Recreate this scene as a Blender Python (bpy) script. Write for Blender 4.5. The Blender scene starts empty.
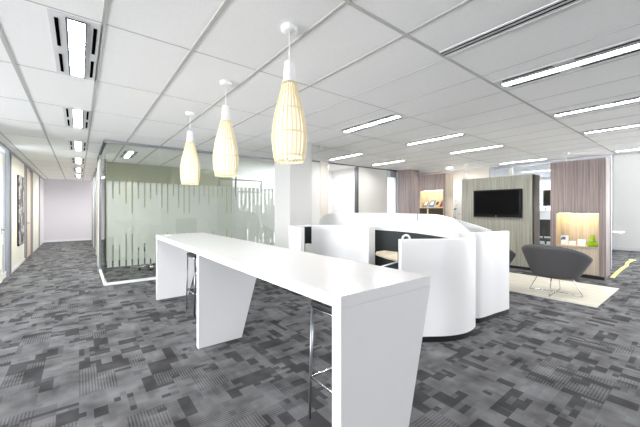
import bpy, bmesh, math, random
from mathutils import Vector, Matrix
random.seed(7)
SC = bpy.context.scene
COL = SC.collection
PI = math.pi

# ------------------------------------------------------------------ camera, world, big lights, exposure
cam_d = bpy.data.cameras.new('camera')
cam_d.sensor_width = 36.0
cam_d.lens = 308.0 / 640.0 * 36.0
cam_d.shift_y = -4.5 / 640.0
cam_d.clip_start = 0.02
cam_d.clip_end = 200
cam = bpy.data.objects.new('camera', cam_d)
COL.objects.link(cam)
cam.location = (0, 0, 1.44)
cam.rotation_euler = (PI / 2, 0, -math.atan2(241, 308))
SC.camera = cam

world = bpy.data.worlds.new('daylight')
SC.world = world
world.use_nodes = True
bg = world.node_tree.nodes['Background']
bg.inputs[0].default_value = (0.86, 0.93, 1.0, 1)
bg.inputs[1].default_value = 1.6

def area_light(name, loc, rot, sx, sy, power, color=(1, 1, 1)):
    d = bpy.data.lights.new(name, 'AREA')
    d.shape = 'RECTANGLE'
    d.size, d.size_y, d.energy, d.color = sx, sy, power, color
    o = bpy.data.objects.new(name, d)
    COL.objects.link(o)
    o.location, o.rotation_euler = loc, rot
    return o

# daylight entering through the window wall to the left of the camera; far-right lamp added to lift the ceiling
area_light('unseen_daylight', (-6.43, 3.0, 1.6), (0, -PI / 2, 0), 2.0, 6.4, 460, (0.97, 0.985, 1.0))
area_light('unseen_daylight', (14.9, -3.2, 1.65), (0, PI / 2 + 0.35, 0), 2.0, 3.2, 620, (0.97, 0.985, 1.0))
# added lamps brightening the meeting room and corridor end, then the glazed side room's daylight
area_light('unseen_daylight', (7.85, 9.3, 1.6), (0, PI / 2, 0), 2.0, 3.6, 170, (0.95, 0.98, 1.0))
area_light('unseen_daylight', (3.9, 16.85, 1.5), (0, PI / 2, 0), 2.2, 1.7, 36, (1.0, 0.97, 0.98))
area_light('unseen_daylight', (-4.4, 9.2, 1.5), (0, -PI / 2, 0), 2.2, 3.4, 160, (0.95, 0.98, 1.0))

SC.view_settings.view_transform = 'Standard'
SC.view_settings.look = 'None'
SC.view_settings.gamma = 1
SC.view_settings.exposure = 0.9
SC.view_settings.use_curve_mapping = False
SC.cycles.use_denoising = True
SC.cycles.max_bounces = 12
SC.cycles.diffuse_bounces = 6
SC.cycles.transparent_max_bounces = 16
SC.cycles.sample_clamp_indirect = 6.0

# ------------------------------------------------------------------ materials
def lin(c):
    c /= 255.0
    return c / 12.92 if c <= 0.04045 else ((c + 0.055) / 1.055) ** 2.4

def rgb(r, g, b):
    return (lin(r), lin(g), lin(b), 1)

def mat(name, color, rough=0.5, metal=0.0, spec=0.5, emit=None, strength=0.0, coat=0.0):
    m = bpy.data.materials.new(name)
    m.use_nodes = True
    b = m.node_tree.nodes['Principled BSDF']
    b.inputs['Base Color'].default_value = color
    b.inputs['Roughness'].default_value = rough
    b.inputs['Metallic'].default_value = metal
    b.inputs['Specular IOR Level'].default_value = spec
    b.inputs['Coat Weight'].default_value = coat
    if emit:
        b.inputs['Emission Color'].default_value = emit
        b.inputs['Emission Strength'].default_value = strength
    return m

class NT:
    """small node-tree helper"""
    def __init__(self, m):
        self.t = m.node_tree
        self.b = self.t.nodes['Principled BSDF']
    def n(self, typ, **kw):
        x = self.t.nodes.new(typ)
        for k, v in kw.items():
            setattr(x, k, v)
        return x
    def l(self, a, b):
        self.t.links.new(a, b)
    def math(self, op, a, b=None, c=None):
        x = self.n('ShaderNodeMath', operation=op)
        for i, v in enumerate((a, b, c)):
            if v is None:
                continue
            if isinstance(v, (int, float)):
                x.inputs[i].default_value = v
            else:
                self.l(v, x.inputs[i])
        return x.outputs[0]
    def ramp(self, fac, stops, mode='LINEAR'):
        r = self.n('ShaderNodeValToRGB')
        r.color_ramp.interpolation = mode
        e = r.color_ramp.elements
        while len(e) < len(stops):
            e.new(0.5)
        for i, (p, c) in enumerate(stops):
            e[i].position = p
            e[i].color = c
        self.l(fac, r.inputs[0])
        return r.outputs[0]

def speckled(name, color, rough, amount, scale, spec=0.5, bump=0.0):
    m = mat(name, color, rough, spec=spec)
    k = NT(m)
    co = k.n('ShaderNodeNewGeometry').outputs['Position']
    nz = k.n('ShaderNodeTexNoise')
    nz.inputs['Scale'].default_value = scale
    nz.inputs['Detail'].default_value = 3
    k.l(co, nz.inputs['Vector'])
    lo = tuple(c * (1 - amount) for c in color[:3]) + (1,)
    hi = tuple(min(1, c * (1 + amount)) for c in color[:3]) + (1,)
    k.l(k.ramp(nz.outputs[0], [(0.3, lo), (0.7, hi)]), k.b.inputs['Base Color'])
    if bump:
        bp = k.n('ShaderNodeBump')
        bp.inputs['Strength'].default_value = bump
        bp.inputs['Distance'].default_value = 0.002
        k.l(nz.outputs[0], bp.inputs['Height'])
        k.l(bp.outputs[0], k.b.inputs['Normal'])
    return m

def wood(name, dark, light, axis_scale=(26, 26, 0.7), rough=0.6):
    m = mat(name, light, rough, spec=0.12)
    k = NT(m)
    co = k.n('ShaderNodeNewGeometry').outputs['Position']
    mp = k.n('ShaderNodeMapping')
    mp.inputs['Scale'].default_value = axis_scale
    k.l(co, mp.inputs['Vector'])
    n1 = k.n('ShaderNodeTexNoise')
    n1.inputs['Scale'].default_value = 1.0
    n1.inputs['Detail'].default_value = 5
    n1.inputs['Roughness'].default_value = 0.65
    k.l(mp.outputs[0], n1.inputs['Vector'])
    k.l(k.ramp(n1.outputs[0], [(0.3, dark), (0.68, light)]), k.b.inputs['Base Color'])
    return m

def carpet_material():
    m = mat('grey_pixel_carpet', rgb(110, 110, 112), 0.95, spec=0.1)
    k = NT(m)
    sep = k.n('ShaderNodeSeparateXYZ')
    k.l(k.n('ShaderNodeNewGeometry').outputs['Position'], sep.inputs[0])
    x, y = sep.outputs[0], sep.outputs[1]
    def cell(sx, sy, ox=0.0, oy=0.0, jitter=0.0):
        v = k.math('FLOOR', k.math('ADD', k.math('DIVIDE', y, sy), oy))
        u = k.math('ADD', k.math('DIVIDE', x, sx), ox)
        if jitter:
            wr = k.n('ShaderNodeTexWhiteNoise', noise_dimensions='1D')
            k.l(v, wr.inputs['W'])
            u = k.math('ADD', u, k.math('MULTIPLY', k.math('ROUND', k.math('MULTIPLY', wr.outputs[0], 4)), jitter))
        u = k.math('FLOOR', u)
        cb = k.n('ShaderNodeCombineXYZ')
        k.l(u, cb.inputs[0]); k.l(v, cb.inputs[1])
        cb.inputs[2].default_value = ox * 7 + oy * 3
        wn = k.n('ShaderNodeTexWhiteNoise', noise_dimensions='3D')
        k.l(cb.outputs[0], wn.inputs['Vector'])
        return wn.outputs[0]
    # quarter-turned half-metre tiles: swap the axes on every other tile
    par = k.math('FLOORED_MODULO', k.math('ADD', k.math('FLOOR', k.math('DIVIDE', x, 0.5)), k.math('FLOOR', k.math('DIVIDE', y, 0.5))), 2.0)
    def blend(p, q):
        return k.math('ADD', k.math('MULTIPLY', p, k.math('SUBTRACT', 1.0, par)), k.math('MULTIPLY', q, par))
    x, y = blend(x, y), blend(y, x)
    a = cell(0.25, 0.0833, 0.0, 0.0, 0.5)
    b = cell(0.125, 0.1667, 0.0, 0.0)
    c = cell(0.125, 0.0417, 0.5, 0.0, 0.5)
    val = k.math('ADD', k.math('ADD', k.math('MULTIPLY', a, 0.46), k.math('MULTIPLY', b, 0.36)), k.math('MULTIPLY', c, 0.18))
    tone = k.ramp(val, [(0.0, rgb(64, 64, 66)), (0.355, rgb(88, 88, 90)), (0.41, rgb(101, 101, 103)), (0.60, rgb(96, 96, 98)), (0.68, rgb(104, 104, 106))], 'CONSTANT')
    # ribbed yarn: fine lines in some of the blocks
    e = cell(0.25, 0.25, 0.0, 0.0)
    rib = k.math('GREATER_THAN', k.math('SINE', k.math('MULTIPLY', x, 2 * PI / 0.02)), 0.1)
    ribm = k.math('MULTIPLY', k.math('MULTIPLY', rib, k.math('GREATER_THAN', val, 0.355)), k.math('GREATER_THAN', e, 0.62))
    nz = k.n('ShaderNodeTexNoise')
    nz.inputs['Scale'].default_value = 95
    nz.inputs['Detail'].default_value = 2
    fac = k.math('SUBTRACT', k.math('ADD', 0.06, k.math('MULTIPLY', nz.outputs[0], 1.9)), k.math('MULTIPLY', ribm, 0.36))
    mx = k.n('ShaderNodeMix', data_type='RGBA', blend_type='MULTIPLY')
    mx.inputs[0].default_value = 1.0
    k.l(tone, mx.inputs[6])
    cb = k.n('ShaderNodeCombineColor')
    for i in range(3):
        k.l(fac, cb.inputs[i])
    k.l(cb.outputs[0], mx.inputs[7])
    k.l(mx.outputs[2], k.b.inputs['Base Color'])
    bp = k.n('ShaderNodeBump')
    bp.inputs['Strength'].default_value = 0.4
    bp.inputs['Distance'].default_value = 0.003
    k.l(nz.outputs[0], bp.inputs['Height'])
    k.l(bp.outputs[0], k.b.inputs['Normal'])
    return m

def glass_material(name, tint):
    m = bpy.data.materials.new(name)
    m.use_nodes = True
    t = m.node_tree
    t.nodes.clear()
    out = t.nodes.new('ShaderNodeOutputMaterial')
    mix = t.nodes.new('ShaderNodeMixShader')
    tr = t.nodes.new('ShaderNodeBsdfTransparent')
    gl = t.nodes.new('ShaderNodeBsdfGlossy')
    fr = t.nodes.new('ShaderNodeFresnel')
    tr.inputs[0].default_value = tint
    gl.inputs['Roughness'].default_value = 0.0
    fr.inputs[0].default_value = 1.75
    # only the outer faces of a pane reflect (rays pass the pane unbent)
    geo = t.nodes.new('ShaderNodeNewGeometry')
    inv = t.nodes.new('ShaderNodeMath'); inv.operation = 'SUBTRACT'; inv.inputs[0].default_value = 1.0
    mul = t.nodes.new('ShaderNodeMath'); mul.operation = 'MULTIPLY'
    t.links.new(geo.outputs['Backfacing'], inv.inputs[1])
    t.links.new(fr.outputs[0], mul.inputs[0]); t.links.new(inv.outputs[0], mul.inputs[1])
    t.links.new(mul.outputs[0], mix.inputs[0])
    t.links.new(tr.outputs[0], mix.inputs[1])
    t.links.new(gl.outputs[0], mix.inputs[2])
    t.links.new(mix.outputs[0], out.inputs[0])
    return m

def film_material(name, color, clear):
    m = bpy.data.materials.new(name)
    m.use_nodes = True
    t = m.node_tree
    t.nodes.clear()
    out = t.nodes.new('ShaderNodeOutputMaterial')
    di = t.nodes.new('ShaderNodeBsdfDiffuse')
    tl = t.nodes.new('ShaderNodeBsdfTranslucent')
    tr = t.nodes.new('ShaderNodeBsdfTransparent')
    m1 = t.nodes.new('ShaderNodeMixShader')
    m2 = t.nodes.new('ShaderNodeMixShader')
    di.inputs[0].default_value = color
    tl.inputs[0].default_value = color
    m1.inputs[0].default_value = 0.5
    m2.inputs[0].default_value = clear
    t.links.new(di.outputs[0], m1.inputs[1]); t.links.new(tl.outputs[0], m1.inputs[2])
    t.links.new(m1.outputs[0], m2.inputs[1]); t.links.new(tr.outputs[0], m2.inputs[2])
    t.links.new(m2.outputs[0], out.inputs[0])
    return m

M = {}
M['carpet'] = carpet_material()
M['ceiling'] = speckled('white_ceiling_tile', rgb(246, 246, 245), 0.9, 0.02, 60, 0.2)
M['tee'] = mat('ceiling_tee', rgb(188, 188, 185), 0.6)
M['seam'] = mat('ceiling_seam', rgb(188, 188, 187), 0.8)
M['wall'] = mat('white_wall_paint', rgb(236, 236, 236), 0.75, spec=0.3)
M['wall_grey'] = mat('pale_grey_wall_paint', rgb(214, 213, 210), 0.8, spec=0.3)
M['column'] = mat('light_grey_column_paint', rgb(198, 198, 196), 0.85, spec=0.2)
M['wall_end'] = mat('pale_mauve_wall_paint', rgb(224, 221, 224), 0.8, spec=0.3)
M['wall_cream'] = mat('cream_wall_panel', rgb(232, 230, 218), 0.7, spec=0.3)
M['wall_olive'] = mat('olive_wall_panel', rgb(176, 178, 158), 0.8, spec=0.3)
M['wall_pink'] = mat('pale_beige_wall_paint', rgb(216, 210, 203), 0.8, spec=0.3)
M['frame'] = mat('grey_anodised_frame', rgb(164, 166, 172), 0.4, 0.6)
M['frame_dark'] = mat('dark_grey_frame', rgb(92, 94, 98), 0.45, 0.5)
M['frame_white'] = mat('white_metal_track', rgb(236, 237, 238), 0.4)
M['skirting'] = mat('grey_skirting', rgb(190, 192, 195), 0.5)
M['glass'] = glass_material('green_tinted_glass', (0.915, 0.93, 0.91, 1))
M['glass_clear'] = glass_material('clear_glass', (0.93, 0.95, 0.97, 1))
M['film'] = film_material('frosted_film', (0.78, 0.79, 0.77, 1), 0.26)
M['gloss_white'] = mat('gloss_white_laminate', rgb(244, 244, 245), 0.16, coat=0.25)
M['booth_white'] = mat('satin_white_laminate', rgb(240, 240, 241), 0.28)
M['black'] = mat('black_plastic', rgb(22, 22, 23), 0.45)
M['slot'] = mat('black_slot', rgb(8, 8, 8), 0.9, spec=0.0)
M['charcoal'] = speckled('charcoal_felt', rgb(58, 62, 64), 0.95, 0.12, 300, 0.1)
M['chair_felt'] = speckled('dark_grey_upholstery', rgb(96, 95, 97), 0.95, 0.15, 420, 0.15, 0.3)
M['chrome'] = mat('polished_chrome', rgb(205, 207, 210), 0.14, 1.0)
M['steel'] = mat('satin_steel', rgb(150, 152, 156), 0.3, 0.9)
M['lamp_white'] = mat('white_lamp_metal', rgb(240, 240, 240), 0.35)
M['rib'] = mat('pale_bamboo', rgb(234, 220, 184), 0.55)
M['sleeve'] = mat('glowing_paper_sleeve', rgb(228, 220, 200), 0.8, emit=(1.0, 0.94, 0.80, 1), strength=0.30)
M['bulb'] = mat('warm_lamp_glass', rgb(255, 250, 235), 0.5, emit=(1.0, 0.93, 0.78, 1), strength=6)
M['tube'] = mat('lit_light_diffuser', rgb(255, 255, 255), 0.6, emit=(1, 1, 0.99, 1), strength=46.0)
M['tube_bright'] = mat('brightly_lit_light_diffuser', rgb(255, 255, 255), 0.6, emit=(1, 1, 0.99, 1), strength=110.0)
M['louvre'] = mat('white_louvre_blade', rgb(225, 225, 225), 0.5)
M['light_frame'] = mat('white_light_housing', rgb(226, 227, 228), 0.5)
M['wood_mauve'] = wood('greyed_oak_veneer', rgb(116, 104, 103), rgb(168, 155, 152), (48, 48, 0.8))
M['wood_green'] = wood('limed_oak_veneer', rgb(128, 127, 118), rgb(172, 170, 160), (40, 40, 0.8))
M['wood_edge'] = wood('brown_oak_edge', rgb(44, 39, 31), rgb(78, 68, 55), (40, 40, 0.8))
M['wood_tan'] = wood('tan_oak_veneer', rgb(172, 157, 140), rgb(212, 198, 180), (40, 40, 0.8))
M['wood_shaded'] = wood('shaded_greyed_oak_edge', rgb(98, 89, 86), rgb(138, 126, 121), (48, 48, 0.8))  # greyed oak darkened in colour, as shade on the end face
M['wood_door'] = wood('pale_wood_door', rgb(196, 180, 162), rgb(222, 208, 192), (14, 14, 0.5))
M['wood_floor'] = wood('bleached_timber_floor', rgb(176, 172, 160), rgb(226, 222, 210), (22, 0.9, 1), 0.5)
M['desk_wood'] = wood('pale_maple_desk', rgb(190, 177, 152), rgb(214, 203, 180), (3, 26, 1))
M['led'] = mat('warm_led_strip', rgb(255, 240, 200), 0.5, emit=(1.0, 0.86, 0.46, 1), strength=19)
M['screen'] = mat('black_screen', rgb(8, 8, 9), 0.4, spec=0.04)
M['bezel'] = mat('glossy_black_bezel', rgb(12, 12, 13), 0.3, spec=0.15)
M['silver'] = mat('silver_print', rgb(190, 192, 195), 0.35, 0.5)
M['paper'] = mat('white_card', rgb(246, 246, 244), 0.7)
M['ink_blue'] = mat('blue_ink', rgb(66, 110, 160), 0.6)
M['ink_red'] = mat('dark_red_ink', rgb(130, 40, 34), 0.6)
M['ink_grey'] = mat('grey_ink', rgb(130, 132, 128), 0.6)
M['ink_dark'] = mat('dark_ink', rgb(48, 46, 50), 0.6)
M['ink_tan'] = mat('tan_ink', rgb(190, 160, 130), 0.6)
M['yellow'] = mat('yellow_tape', rgb(206, 202, 112), 0.6)
M['leaf'] = mat('green_leaf', rgb(92, 120, 58), 0.6)
M['pot'] = mat('white_pot', rgb(232, 232, 230), 0.4)
M['plate'] = mat('white_switch_plate', rgb(240, 240, 238), 0.4)
lime = mat('lime_green_glass', rgb(170, 215, 20), 0.08, coat=0.5)
lime.node_tree.nodes['Principled BSDF'].inputs['Transmission Weight'].default_value = 0.35
M['lime'] = lime

def art_material():
    m = mat('dark_abstract_print', rgb(80, 78, 80), 0.6)
    k = NT(m)
    nz = k.n('ShaderNodeTexNoise')
    nz.inputs['Scale'].default_value = 3.2
    nz.inputs['Detail'].default_value = 6
    k.l(k.n('ShaderNodeNewGeometry').outputs['Position'], nz.inputs['Vector'])
    k.l(k.ramp(nz.outputs[0], [(0.36, rgb(24, 24, 28)), (0.48, rgb(96, 92, 96)), (0.56, rgb(206, 204, 200)), (0.63, rgb(58, 56, 62))]),
        k.b.inputs['Base Color'])
    return m
M['art'] = art_material()

# ------------------------------------------------------------------ mesh helpers
def BM():
    return bmesh.new()

def add_box(bm, x0, x1, y0, y1, z0, z1):
    v = [bm.verts.new(p) for p in ((x0, y0, z0), (x1, y0, z0), (x1, y1, z0), (x0, y1, z0),
                                   (x0, y0, z1), (x1, y0, z1), (x1, y1, z1), (x0, y1, z1))]
    for f in ((3, 2, 1, 0), (4, 5, 6, 7), (0, 1, 5, 4), (1, 2, 6, 5), (2, 3, 7, 6), (3, 0, 4, 7)):
        bm.faces.new([v[i] for i in f])
    return bm

def bx(*a):
    return add_box(BM(), *a)

def add_prism(bm, pts, d0, d1, axis='z'):
    """extrude a 2D outline: axis z -> (x,y); y -> (x,z); x -> (y,z)"""
    def p3(p, d):
        return {'z': (p[0], p[1], d), 'y': (p[0], d, p[1]), 'x': (d, p[0], p[1])}[axis]
    a = [bm.verts.new(p3(p, d0)) for p in pts]
    b = [bm.verts.new(p3(p, d1)) for p in pts]
    n = len(pts)
    bm.faces.new(a); bm.faces.new(b)
    for i in range(n):
        bm.faces.new((a[i], a[(i + 1) % n], b[(i + 1) % n], b[i]))
    bmesh.ops.recalc_face_normals(bm, faces=bm.faces[:])
    return bm

def add_tube(bm, pts, r, seg=10, closed=False):
    pts = [Vector(p) for p in pts]
    n = len(pts)
    rings = []
    prev = None
    for i, p in enumerate(pts):
        if closed:
            t = (pts[(i + 1) % n] - pts[i - 1]).normalized()
        else:
            t = (pts[min(i + 1, n - 1)] - pts[max(i - 1, 0)]).normalized()
        if prev is None:
            u = t.orthogonal().normalized()
        else:
            u = (prev - t * prev.dot(t)).normalized()
        prev = u
        w = t.cross(u)
        rr = r[i] if isinstance(r, (list, tuple)) else r
        rings.append([bm.verts.new(p + (u * math.cos(2 * PI * j / seg) + w * math.sin(2 * PI * j / seg)) * rr) for j in range(seg)])
    for i in range(n if closed else n - 1):
        a, b = rings[i], rings[(i + 1) % n]
        for j in range(seg):
            bm.faces.new((a[j], a[(j + 1) % seg], b[(j + 1) % seg], b[j]))
    if not closed:
        bm.faces.new(rings[0][::-1]); bm.faces.new(rings[-1])
    for f in bm.faces:
        f.smooth = True
    return bm

def add_lathe(bm, prof, seg=24, cx=0.0, cy=0.0, smooth=True):
    rings = []
    for r, z in prof:
        if r < 1e-5:
            rings.append([bm.verts.new((cx, cy, z))])
        else:
            rings.append([bm.verts.new((cx + r * math.cos(2 * PI * j / seg), cy + r * math.sin(2 * PI * j / seg), z)) for j in range(seg)])
    for a, b in zip(rings, rings[1:]):
        for j in range(seg):
            k = (j + 1) % seg
            if len(a) == 1 and len(b) > 1:
                f = bm.faces.new((a[0], b[k], b[j]))
            elif len(b) == 1 and len(a) > 1:
                f = bm.faces.new((a[j], a[k], b[0]))
            elif len(a) > 1:
                f = bm.faces.new((a[j], a[k], b[k], b[j]))
            else:
                continue
            f.smooth = smooth
    bmesh.ops.recalc_face_normals(bm, faces=bm.faces[:])
    return bm

def catmull(pts, sub=5):
    P = [Vector(p) for p in pts]
    P = [P[0] * 2 - P[1]] + P + [P[-1] * 2 - P[-2]]
    out = []
    for i in range(1, len(P) - 2):
        for j in range(sub):
            t = j / sub
            p0, p1, p2, p3 = P[i - 1:i + 3]
            out.append(0.5 * ((2 * p1) + (p2 - p0) * t + (2 * p0 - 5 * p1 + 4 * p2 - p3) * t * t + (3 * p1 - p0 - 3 * p2 + p3) * t ** 3))
    out.append(P[-2])
    return out

def add_sweep_wall(bm, line, off0, off1, z0, z1):
    """upright wall along an (x, y, top) line; offsets to the left of travel; z1 is added to the third coordinate"""
    n = len(line)
    rows = []
    for i, p in enumerate(line):
        t = (line[min(i + 1, n - 1)] - line[max(i - 1, 0)])
        nv = Vector((-t.y, t.x)).normalized()
        top = p.z + z1
        a = Vector((p.x, p.y)) + nv * off0
        b = Vector((p.x, p.y)) + nv * off1
        rows.append([bm.verts.new((a.x, a.y, z0)), bm.verts.new((a.x, a.y, top)), bm.verts.new((b.x, b.y, top)), bm.verts.new((b.x, b.y, z0))])
    for r, s in zip(rows, rows[1:]):
        for j in range(4):
            k = (j + 1) % 4
            f = bm.faces.new((r[j], r[k], s[k], s[j]))
            f.smooth = j in (0, 2)
    bm.faces.new(rows[0]); bm.faces.new(rows[-1][::-1])
    bmesh.ops.recalc_face_normals(bm, faces=bm.faces[:])
    for e in bm.edges:
        if len(e.link_faces) == 2 and e.link_faces[0].normal.angle(e.link_faces[1].normal, 0) > 0.8:
            e.smooth = False
    return bm

def obj(name, bm, m, parent=None, bevel=0.0, world=True):
    """one mesh object; under a parent the mesh may be given in world coordinates (world=True) or the parent's own"""
    me = bpy.data.meshes.new(name)
    if parent is not None and world:
        root = parent
        off = Vector((0, 0, 0))
        while root is not None:
            off += root.location
            root = root.parent
        bmesh.ops.translate(bm, verts=bm.verts[:], vec=-off)
    bm.normal_update()
    bm.to_mesh(me); bm.free()
    me.materials.append(m)
    o = bpy.data.objects.new(name, me)
    COL.objects.link(o)
    if parent is not None:
        o.parent = parent
    if bevel:
        b = o.modifiers.new('edge', 'BEVEL')
        b.width = bevel; b.segments = 2; b.limit_method = 'ANGLE'
        b.angle_limit = 0.9
    return o

def tag(o, label, cat, group=None):
    o['label'] = label; o['category'] = cat
    if group:
        o['group'] = group
    return o

def thing(name, label, cat, loc=(0, 0, 0), rotz=0.0, group=None):
    o = bpy.data.objects.new(name, None)
    o.empty_display_size = 0.1
    COL.objects.link(o)
    o.location = loc; o.rotation_euler = (0, 0, rotz)
    return tag(o, label, cat, group)

def struct(name, bm, m, parent=None, bevel=0.0):
    o = obj(name, bm, m, parent, bevel)
    if parent is None:
        o['kind'] = 'structure'
    return o

def dup(root, loc, rotz=None, label=None):
    r = root.copy(); COL.objects.link(r)
    r.location = loc
    if rotz is not None:
        r.rotation_euler = (0, 0, rotz)
    if label:
        r['label'] = label
    for ch in list(root.children):
        c = ch.copy(); COL.objects.link(c); c.parent = r
        for g in list(ch.children):
            d = g.copy(); COL.objects.link(d); d.parent = c
    return r

# ------------------------------------------------------------------ the room shell
CZ = 2.74
struct('floor', bx(-6.5, 16.0, -5.0, 19.0, -0.12, 0.0), M['carpet'])
struct('floor_inlay', bx(5.95, 7.68, 1.05, 5.6, 0.0, 0.006), M['wood_floor'])
struct('ceiling', bx(-6.5, 10.1, -5.0, 19.0, CZ, CZ + 0.1), M['ceiling'])
# heavy and thin lines of the ceiling grid
bm = BM()
for i in range(-6, 4):
    x = 0.136 + 0.593 * i
    add_box(bm, x - 0.013, x + 0.013, -5, 17.8, CZ - 0.004, CZ)
add_box(bm, 1.33, 10.1, 1.40, 1.426, CZ - 0.005, CZ)
struct('trim_1', bm, M['tee'])
bm = BM()
for i in range(4, 16):
    x = 0.136 + 0.593 * i
    if x < 10:
        add_box(bm, x - 0.004, x + 0.004, -5, 6.5, CZ - 0.002, CZ)
for i in range(-5, 15):
    if i == 0:
        add_box(bm, -6.5, 1.33, 1.407, 1.419, CZ - 0.002, CZ)
        continue
    y = 1.413 + 1.22 * i
    add_box(bm, -6.5, 10 if y < 6.5 else 4.4, y - 0.005, y + 0.005, CZ - 0.002, CZ)
struct('trim_2', bm, M['seam'])

# window wall to the left of the camera and behind it (outside the frame)
def window_wall(name, axis, pos, a0, a1, inner, n):
    bm = BM()
    t0, t1 = (pos, pos + 0.12) if inner > 0 else (pos - 0.12, pos)
    def b(u0, u1, z0, z1):
        if axis == 'x':
            add_box(bm, t0, t1, u0, u1, z0, z1)
        else:
            add_box(bm, u0, u1, t0, t1, z0, z1)
    b(a0, a1, 0, 0.5); b(a0, a1, 2.6, CZ)
    for i in range(n + 1):
        u = a0 + (a1 - a0) * i / n
        b(max(a0, u - 0.05), min(a1, u + 0.05), 0.5, 2.6)
    return struct(name, bm, M['wall'])
window_wall('wall_window_left', 'x', -6.5, -0.4, 6.6, -1, 4)
struct('wall_rear', bx(-6.5, 16.0, -5.12, -5.0, 0, 3.7), M['wall'])
struct('wall_left_front', bx(-6.62, -6.5, -5.0, -0.4, 0, CZ), M['wall'])
struct('wall_left_step', bx(-6.62, -1.2, 6.6, 6.72, 0, CZ), M['wall'])

# corridor, left side: alternating cream panels, frames, doors and glass
LX = -1.2
bm = BM()
add_box(bm, LX - 0.14, LX - 0.04, 6.72, 8.72, 0, CZ)
add_box(bm, LX - 0.14, LX - 0.04, 9.28, 17.9, 0, CZ)
struct('wall_left', bm, M['wall_grey'])
struct('wall_side_room', bx(-4.5, LX - 0.14, 11.0, 11.1, 0, CZ), M['wall'])
struct('window_5', bx(-4.6, -4.5, 6.72, 11.1, 0, 0.4), M['frame_white'])
def left_strip(name, y0, y1, m, d=0.0, z0=0.0, z1=CZ - 0.06):
    return struct(name, bx(LX - 0.04, LX + d, y0, y1, z0, z1), m)
left_strip('trim_3', 6.72, 17.8, M['frame'], 0.012, CZ - 0.06, CZ)
bm = BM()
for y0, y1 in ((9.28, 9.62), (11.85, 12.25), (13.35, 13.7), (15.7, 16.0)):
    add_box(bm, LX - 0.04, LX + 0.02, y0, y0 + 0.07, 0, CZ - 0.06)
    add_box(bm, LX - 0.04, LX + 0.02, y1 - 0.07, y1, 0, CZ - 0.06)
    add_box(bm, LX - 0.04, LX + 0.002, y0 + 0.07, y1 - 0.07, 0, CZ - 0.06)
struct('trim_4', bm, M['frame'])
left_strip('wall_panel_left', 9.62, 11.85, M['wall_cream'])
left_strip('wall_panel_left', 13.7, 15.7, M['wall_cream'])
left_strip('wall_panel_left', 16.0, 17.8, M['wall_end'])
left_strip('baseboard_left', 9.62, 11.85, M['frame_white'], 0.012, 0, 0.08)
d1 = left_strip('door_1', 7.7, 8.72, M['wall_cream'], 0.0, 0.0, 2.5)
w1 = left_strip('window_1', 8.72, 9.28, M['frame_white'], -0.02, 0, 0.12)
struct('glass_pane', bx(LX - 0.03, LX - 0.02, 8.72, 9.28, 0.12, 2.6), M['glass_clear'], w1)
d2 = left_strip('door_2', 12.25, 13.35, M['wood_door'], -0.01, 0.0, 2.6)
def lever(parent, y, side=1):
    bm = BM()
    add_tube(bm, [(LX, y, 1.03), (LX + 0.055, y, 1.03), (LX + 0.055, y - 0.12 * side, 1.03)], 0.011, 8)
    add_box(bm, LX, LX + 0.008, y - 0.02, y + 0.02, 0.94, 1.1)
    obj('door_handle', bm, M['steel'], parent)
lever(d1, 8.62); lever(d2, 12.4, -1)
# corridor end and right side
struct('wall_end', bx(-1.3, 6.0, 17.8, 17.9, 0, CZ), M['wall_end'])
struct('baseboard_end', bx(-1.2, 0.45, 17.78, 17.8, 0, 0.09), M['frame_white'])
struct('wall_right_corridor', bx(0.45, 0.55, 9.7, 15.9, 0, CZ), M['wall_grey'])
struct('wall_corridor_corner', bx(0.55, 4.1, 15.8, 15.9, 0, CZ), M['wall'])
struct('added_window', bx(4.0, 4.1, 15.9, 17.8, 0, 0.35), M['frame_white'])  # corridor widens to an unseen window added to light the end wall
bm = BM()
for y0, y1 in ((11.0, 12.0), (13.4, 14.6)):
    add_box(bm, 0.43, 0.452, y0, y1, 0, 2.6)
struct('trim_5', bm, M['wall_cream'])
bm = BM()
for y in (10.95, 12.0, 13.35, 14.6, 15.8):
    add_box(bm, 0.41, 0.452, y, y + 0.06, 0, CZ)
struct('trim_6', bm, M['frame'])

# ------------------------------------------------------------------ glazed meeting room
GY, GX = 7.05, 0.39
GXE = 4.4
gw = struct('wall_meeting_room', bx(GX - 0.02, GXE, GY - 0.025, GY + 0.025, CZ - 0.05, CZ), M['frame'])
joints = [GX + 0.02, 1.318, 2.30, 3.27, GXE]
for a, b in zip(joints, joints[1:]):
    struct('glass_pane', bx(a + 0.004, b - 0.004, GY - 0.006, GY + 0.006, 0.045, CZ - 0.05), M['glass'], gw)
struct('floor_track', bx(GX - 0.02, GXE, GY - 0.025, GY + 0.025, 0, 0.045), M['frame_white'], gw)
gs = struct('wall_meeting_room_side', bx(GX - 0.025, GX + 0.025, GY + 0.025, 9.7, CZ - 0.05, CZ), M['frame_dark'])
struct('corner_post', bx(GX - 0.02, GX + 0.02, GY - 0.02, GY + 0.02, 0.045, CZ - 0.05), M['glass'], gw)
struct('glass_pane', bx(GX - 0.006, GX + 0.006, GY + 0.03, 8.75, 0.045, CZ - 0.05), M['glass'], gs)
struct('floor_track', bx(GX - 0.025, GX + 0.025, GY + 0.025, 8.75, 0, 0.045), M['frame_white'], gs)
bm = BM()
add_box(bm, GX - 0.03, GX + 0.03, 8.75, 8.83, 0, CZ - 0.05)
add_box(bm, GX - 0.03, GX + 0.03, 9.62, 9.7, 0, CZ - 0.05)
struct('door_frame', bm, M['frame'], gs)
struct('door_leaf', bx(GX - 0.02, GX + 0.02, 8.83, 9.62, 0.01, 2.6), M['wall_cream'], gs)
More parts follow.
